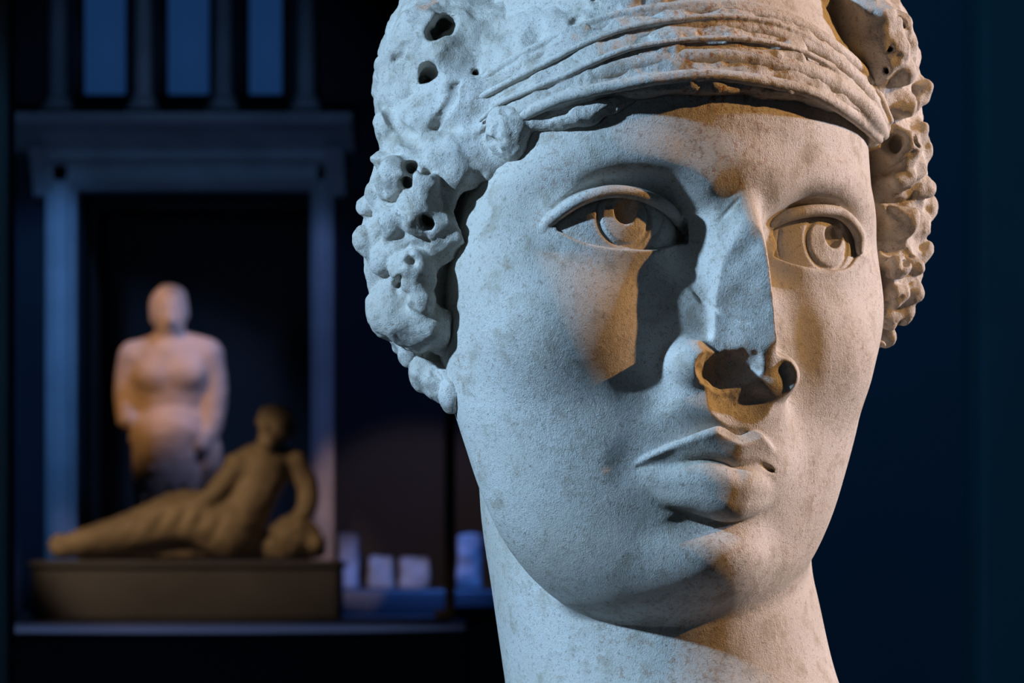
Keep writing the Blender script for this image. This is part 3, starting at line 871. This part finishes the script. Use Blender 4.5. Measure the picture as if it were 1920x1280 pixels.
st.ball(Q3(320, 712, 0), (74, 74, 48), 'add', 22)                                 # chest
st.ball(Q3(288, 704, 32), (34, 26, 22), 'add', 16); st.ball(Q3(352, 702, 32), (34, 26, 22), 'add', 16)
st.ball(Q3(320, 790, -2), (60, 60, 44), 'add', 26)                                # belly
st.tube([Q3(250, 672, -4), Q3(240, 730, -6), Q3(242, 786, 4)], [30, 27, 23], 'add', 10)      # broken arm
st.tube([Q3(390, 668, -4), Q3(400, 730, -4), Q3(396, 800, 16), Q3(378, 836, 40)], [29, 26, 22, 18], 'add', 10)
for x in (292, 352):                                                              # legs under the cloth
    st.tube([Q3(x, 830, 0), Q3(x - 4, 940, 10), Q3(x, bot - 10, 0)], [46, 36, 30], 'add', 20)
sm = Field()                                                                      # mantle from the hips down
sm.tube([Q3(322, 820, -4), Q3(320, 940, -6), Q3(322, bot + 6, -4)], [76, 66, 66], 'add', 14)
sm.tube([Q3(256, 822, 10), Q3(300, 800, 46), Q3(350, 806, 48), Q3(392, 838, 22)], [14, 17, 17, 15], 'add', 6)   # roll of the mantle
sm.tube([Q3(392, 836, 14), Q3(398, 900, 14), Q3(396, 990, 10)], [24, 26, 24], 'add', 8)      # cloth over the arm
for i, x in enumerate((268, 290, 314, 338, 362, 384)):
    sm.tube([Q3(x + 18, 832, 48 - abs(x - 322) * .4), Q3(x + 4, 930, 56 - abs(x - 322) * .5), Q3(x - 6, bot - 6, 56 - abs(x - 322) * .6)], [5, 6, 6], 'sub', 7)
sm.op(lambda P: -P[..., 1] - f32(bot), 'and', 2)
st.op(lambda P: -P[..., 1] - f32(bot), 'and', 2)
s1 = thing('standing_statue', 'headed standing statue draped from the waist inside the dark niche', 'statue', tuple(B(320, bot, DS)))
figure('body', st, (190, -bot - 8, -110), (450, -510, 110), 4.0, DS, M_STATUE, s1)
figure('mantle', sm, (190, -bot - 8, -110), (450, -760, 110), 4.0, DS, M_STATUE, s1)

# reclining figure on its plinth -----------------------------
DR = 17.0
kr = DR * S / 4
b = B(60, 1160, DR); e = B(635, 1050, DR)
pl = thing('statue_plinth', 'long low grey stone plinth under the reclining statue', 'plinth', (float((b[0] + e[0]) / 2), DR - 4, PZ))
zt = float(e[2])
boxes('block', [(float(b[0]), float(e[0]), DR - 4.02, DR - 3.5, PZ, zt)], M_PLINTH, pl, 0.01)
boxes('top_moulding', [(float(b[0]) - 0.012, float(e[0]) + 0.012, DR - 4.035, DR - 3.485, zt - 0.03, zt - 0.004)], M_PLINTH, pl, 0.008)
rc = Field(); gy = 1045.5
rk = Field()
rk.tube([Q3(110, 1034, -70), Q3(300, 1030, -80), Q3(575, 1026, -85)], [20, 26, 30], 'add', 14)       # rocky ground
rc.tube([Q3(118, 1022, -50), Q3(220, 1000, -48), Q3(330, 974, -50), Q3(420, 992, -60)], [20, 34, 44, 52], 'add', 14)    # near leg, draped
rc.tube([Q3(150, 1016, -100), Q3(250, 984, -104), Q3(340, 958, -100), Q3(420, 980, -90)], [20, 32, 42, 48], 'add', 14)
rc.ball(Q3(106, 1022, -42), (20, 22, 14), 'add', 8)                                                    # foot
rc.tube([Q3(430, 990, -70), Q3(460, 940, -70), Q3(486, 884, -74)], [58, 50, 50], 'add', 20)            # trunk
rc.tube([Q3(446, 872, -60), Q3(490, 858, -74), Q3(540, 866, -88)], [28, 30, 28], 'add', 16)            # shoulders
rc.tube([Q3(500, 850, -70), Q3(508, 826, -66)], [22, 20], 'add', 8)
rc.ball(Q3(512, 800, -62), (30, 36, 32), 'add', 6)                                                     # head
rc.ball(Q3(500, 822, -42), (20, 24, 18), 'add', 8)                                                     # beard
rc.tube([Q3(486, 790, -50), Q3(496, 770, -50), Q3(520, 766, -52), Q3(540, 784, -62), Q3(542, 812, -70)], 10, 'add', 6)
rc.tube([Q3(497, 796, -30), Q3(494, 806, -26)], 5, 'add', 4)
rc.tube([Q3(440, 876, -50), Q3(408, 916, -36), Q3(380, 940, -30), Q3(348, 946, -34)], [25, 21, 17, 13], 'add', 8)        # arm along the thigh
rc.tube([Q3(548, 868, -86), Q3(574, 918, -84), Q3(566, 962, -66), Q3(536, 984, -46)], [25, 21, 18, 14], 'add', 8)        # arm on the urn
rk.ball(Q3(548, 1004, -66), (46, 40, 44), 'add', 10)
rk.tube([Q3(572, 1000, -60), Q3(588, 1018, -50)], [24, 20], 'add', 6)
for i in range(7):
    x = 180 + i * 38
    rc.tube([Q3(x + 20, 966 - i * 4, -8), Q3(x - 6, 1000, -6), Q3(x - 30, 1036, -20)], [4, 6, 5], 'sub', 7)
for q in (rc, rk): q.op(lambda P: -P[..., 1] - f32(gy), 'and', 2)
s2 = thing('reclining_statue', 'brown bearded river god statue reclining on the long plinth', 'statue', (float(B(340, gy, DR)[0]), DR - 3.8, zt))
figure('body', rc, (70, -gy - 8, -190), (630, -750, 30), 4.0, DR, M_BROWN, s2, 1.3)
figure('rock_and_urn', rk, (70, -gy - 8, -190), (650, -940, 30), 4.0, DR, M_BROWN, s2, 3.0)

SH = 0.108
structure(boxes('trim_4', [(float(B(633, 0, 18.0)[0]), float(B(1300, 0, 18.0)[0]), 14.0, YW, PZ, PZ + SH)], M_FLOOR, None, 0.01))
# fragments along the wall to the right of the portal
def fragment(px0, px1, py0, D, lab, m, seed):
    a, c = B(px0, py0, D), B(px1, py0, D)
    rng = random.Random(seed)
    th = thing('marble_fragment', lab, 'stone', (float((a[0] + c[0]) / 2), D - 3.8, PZ + SH), 'marble fragments along the wall')
    kk = D * S / 4; fd = Field(); by = AXY + (CAM_H - PZ - SH) / kk
    cx, cy = (px0 + px1) / 2, (py0 + by) / 2
    hw, hh = (px1 - px0) / 2, (by - py0) / 2
    def bx(P):
        q = np.abs(P - np.array([cx, -cy, -30], f32)) - np.array([hw, hh, 28], f32) + 8
        return np.sqrt((np.maximum(q, 0) ** 2).sum(-1)) + np.minimum(q.max(-1), 0) - 8 + 4 * noise(P, 20, seed)
    fd.op(bx, 'add', 1)
    fd.tube([Q3(px0 + hw * 0.4, py0 + 6, 0), Q3(cx + hw * 0.6, py0 + 10, 0)], 6, 'sub', 4)
    fd.op(lambda P: -P[..., 1] - f32(by), 'and', 1)
    V, Qd = sculpt_mesh(fd, (px0 - 12, -by - 6, -80), (px1 + 12, -py0 + 12, 20), 3.0)
    link_mesh('block', mesh_np('block', fig_world(D)(V), Qd), m, th)
fragment(634, 672, 1000, 18.6, 'upright blue lit marble block just right of the portal foot', M_STONE, 3)
fragment(690, 738, 1042, 18.6, 'pale squat marble block in the middle of the wall row', M_STATUE, 4)
fragment(748, 806, 1046, 18.6, 'pinkish wide marble block rightmost of the wall row', M_STATUE, 7)
# dark timber post and the blue panel past it
c = thing('timber_post', 'thin black upright post on the podium left of the marble neck', 'post', (float(B(844, 0, 17.5)[0]), 13.48, PZ))
x0, x1 = float(B(834, 0, 17.5)[0]), float(B(854, 0, 17.5)[0])
boxes('shaft', [(x0, x1, 13.45, 13.51, PZ, float(B(0, 690, 17.5)[2]))], M_DARK, c, 0.004)
boxes('foot', [(x0 - 0.04, x1 + 0.04, 13.40, 13.56, PZ, PZ + 0.03)], M_DARK, c, 0.004)
fragment(858, 905, 1002, 18.2, 'blue marble stele half hidden behind the marble neck', M_STONE, 9)
# dark case in front of the podium, behind the neck
a, c2 = B(872, 1140, 11.5), B(1010, 1280, 11.5)
dc = thing('display_stand', 'low black display stand behind the marble neck at the podium corner', 'stand', (float((a[0] + c2[0]) / 2), 7.7, 0))
boxes('cabinet', [(float(a[0]), float(c2[0]), 7.5, 7.9, 0.05, float(a[2]) - 0.03)], M_DARK, dc, 0.01)
boxes('top', [(float(a[0]) - 0.03, float(c2[0]) + 0.03, 7.47, 7.93, float(a[2]) - 0.03, float(a[2]))], M_DARK, dc, 0.008)
boxes('foot', [(float(a[0]) + 0.03, float(c2[0]) - 0.03, 7.53, 7.87, 0, 0.05)], M_DARK, dc)
# near door jamb at the left edge, partition and pier at the right
D1 = 9.0
structure(boxes('trim_2', [(-4.2, float(B(7, 0, D1)[0]), D1 - 4, D1 - 3.8, 0, 6.6)], M_STONE))
D2 = 8.2
structure(boxes('wall_partition', [(float(B(1100, 0, D2)[0]), 9, D2 - 4, D2 - 3.85, 0, 6.6)], plain('navy_partition_paint', (0.045, 0.07, 0.11), 0.8, 0.15, 1.5)))
structure(boxes('trim_3', [(float(B(1836, 0, D2 - .3)[0]), 2.2, D2 - 4.32, D2 - 4, 0, 6.6)], plain('blue_grey_pier', (0.05, 0.10, 0.115), 0.8, 0.1), None, 0.02))

# lights of the hall, ending with two added fill lamps
def area(name, loc, target, power, color, size, spread=180):
    l = bpy.data.lights.new(name, 'AREA'); l.energy = power; l.color = color; l.size = size; l.spread = math.radians(spread)
    o = bpy.data.objects.new(name, l); C.objects.link(o); o.location = loc
    o.rotation_euler = (Vector(target) - Vector(loc)).to_track_quat('-Z', 'Y').to_euler()
    return o
def spot_at(name, loc, target, power, color, size, cone):
    o = spot(name, 0, 0, 1, power, color, size, cone, Vector(target))
    o.location = loc
    o.rotation_euler = (Vector(target) - Vector(loc)).to_track_quat('-Z', 'Y').to_euler()
    return o
TS = Vector(B(320, 720, DS)); TR = Vector(B(240, 990, DR)); TP = Vector((X(345), YW - 0.3, Z(296)))
spot_at('lintel_blue_wash', (-1.0, 7.5, 2.3), TP, 190, (0.20, 0.46, 1.0), 0.2, 15)
spot_at('left_jamb_spot', (-2.2, 12.2, 3.9), (X(120), YW - 0.16, Z(700)), 210, (0.12, 0.38, 1.0), 0.1, 26)
spot_at('right_jamb_spot', (-0.5, 12.6, 3.9), (X(606), YW - 0.16, Z(720)), 70, (0.20, 0.36, 1.0), 0.1, 26)
spot_at('colonnette_spot', (-0.6, 13.5, 3.2), (X(270), YW - 0.2, Z(90)), 9, (0.30, 0.48, 1.0), 0.1, 14)
spot_at('statue_warm_spot', TS + Vector((-1.0, -2.2, 1.9)), TS + Vector((-0.08, 0, 0.04)), 200, (1.0, 0.48, 0.17), 0.05, 14)
spot_at('statue_blue_spot', TS + Vector((1.15, -1.1, 1.5)), TS + Vector((0.10, 0, 0.02)), 95, (0.45, 0.50, 1.0), 0.05, 20)
spot_at('recliner_warm_spot', TR + Vector((-1.2, -2.0, 1.5)), TR + Vector((0.14,0,0.07)), 130, (1.0, 0.64, 0.34), 0.05, 25)
spot_at('podium_blue_spot', tuple(B(790, 640, 17.7)), B(720, 1120, 18.1), 66, (0.08, 0.26, 1.0), 0.1, 56)
spot_at('podium_edge_spot', tuple(B(300, 250, 14.0)), B(330, 1180, 14.6), 120, (0.38, 0.52, 1.0), 0.1, 66)
spot_at('wall_red_spot', tuple(B(820, 300, 17.0)), B(785, 960, 19.5), 130, (1.0, 0.60, 0.50), 0.05, 24)
spot_at('partition_teal_fill', (-2.2, 0.8, 3.3), (0.95, D2 - 4.1, 1.9), 150, (0.07, 0.46, 0.95), 0.2, 50)  # added fill, brightens the partition and pier from out of view
spot_at('door_edge_fill', (-0.5, 2.4, 2.6), (-1.06, D1 - 4, 1.8), 10, (0.10, 0.50, 1.0), 0.1, 40)  # added fill, unseen, puts the blue light on the jamb edge
# ------------------------------------------------------------------ assemble the marble head on its pedestal
NECK_Z = CAM_H + (AXY - 1560) * S
ped = thing('pedestal', 'grey stone pedestal carrying the colossal marble head', 'pedestal', (0.14, 0.18, 0))
boxes('shaft', [(-0.10, 0.38, -0.06, 0.42, 0.08, NECK_Z - 0.05)], M_PLINTH, ped, 0.01)
boxes('cap', [(-0.14, 0.42, -0.10, 0.46, NECK_Z - 0.05, NECK_Z)], M_PLINTH, ped, 0.01)
boxes('base', [(-0.16, 0.44, -0.12, 0.48, 0, 0.08)], M_PLINTH, ped, 0.01)
head = thing('marble_portrait', 'colossal marble head of a woman with broken nose and banded curly hair', 'sculpture', (0.14, 0.18, NECK_Z))
face.op(lambda P: f32(-1560) - P[..., 1], 'and', 2)
def hidden(P):
    # the stone buried inside the mass of hair is left out
    L = to_loc(P)
    return np.minimum(-400 - L[..., 2], L[..., 1] + 200)
face.op(hidden, 'and', 1)
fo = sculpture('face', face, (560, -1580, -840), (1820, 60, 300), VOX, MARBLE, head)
for s in (-1, 1):
    cv = loc2view(EYE[s])
    sculpture('eye', eyes[s], cv - (ER + 14, ER + 14, 20), cv + ER + 14, 2.4, MARBLE, head)
def hair_rough(V, N): return 2.0 * noise(V, 38, 11) + 1.3 * noise(V, 13, 12) + 0.8 * noise(V, 6, 13)
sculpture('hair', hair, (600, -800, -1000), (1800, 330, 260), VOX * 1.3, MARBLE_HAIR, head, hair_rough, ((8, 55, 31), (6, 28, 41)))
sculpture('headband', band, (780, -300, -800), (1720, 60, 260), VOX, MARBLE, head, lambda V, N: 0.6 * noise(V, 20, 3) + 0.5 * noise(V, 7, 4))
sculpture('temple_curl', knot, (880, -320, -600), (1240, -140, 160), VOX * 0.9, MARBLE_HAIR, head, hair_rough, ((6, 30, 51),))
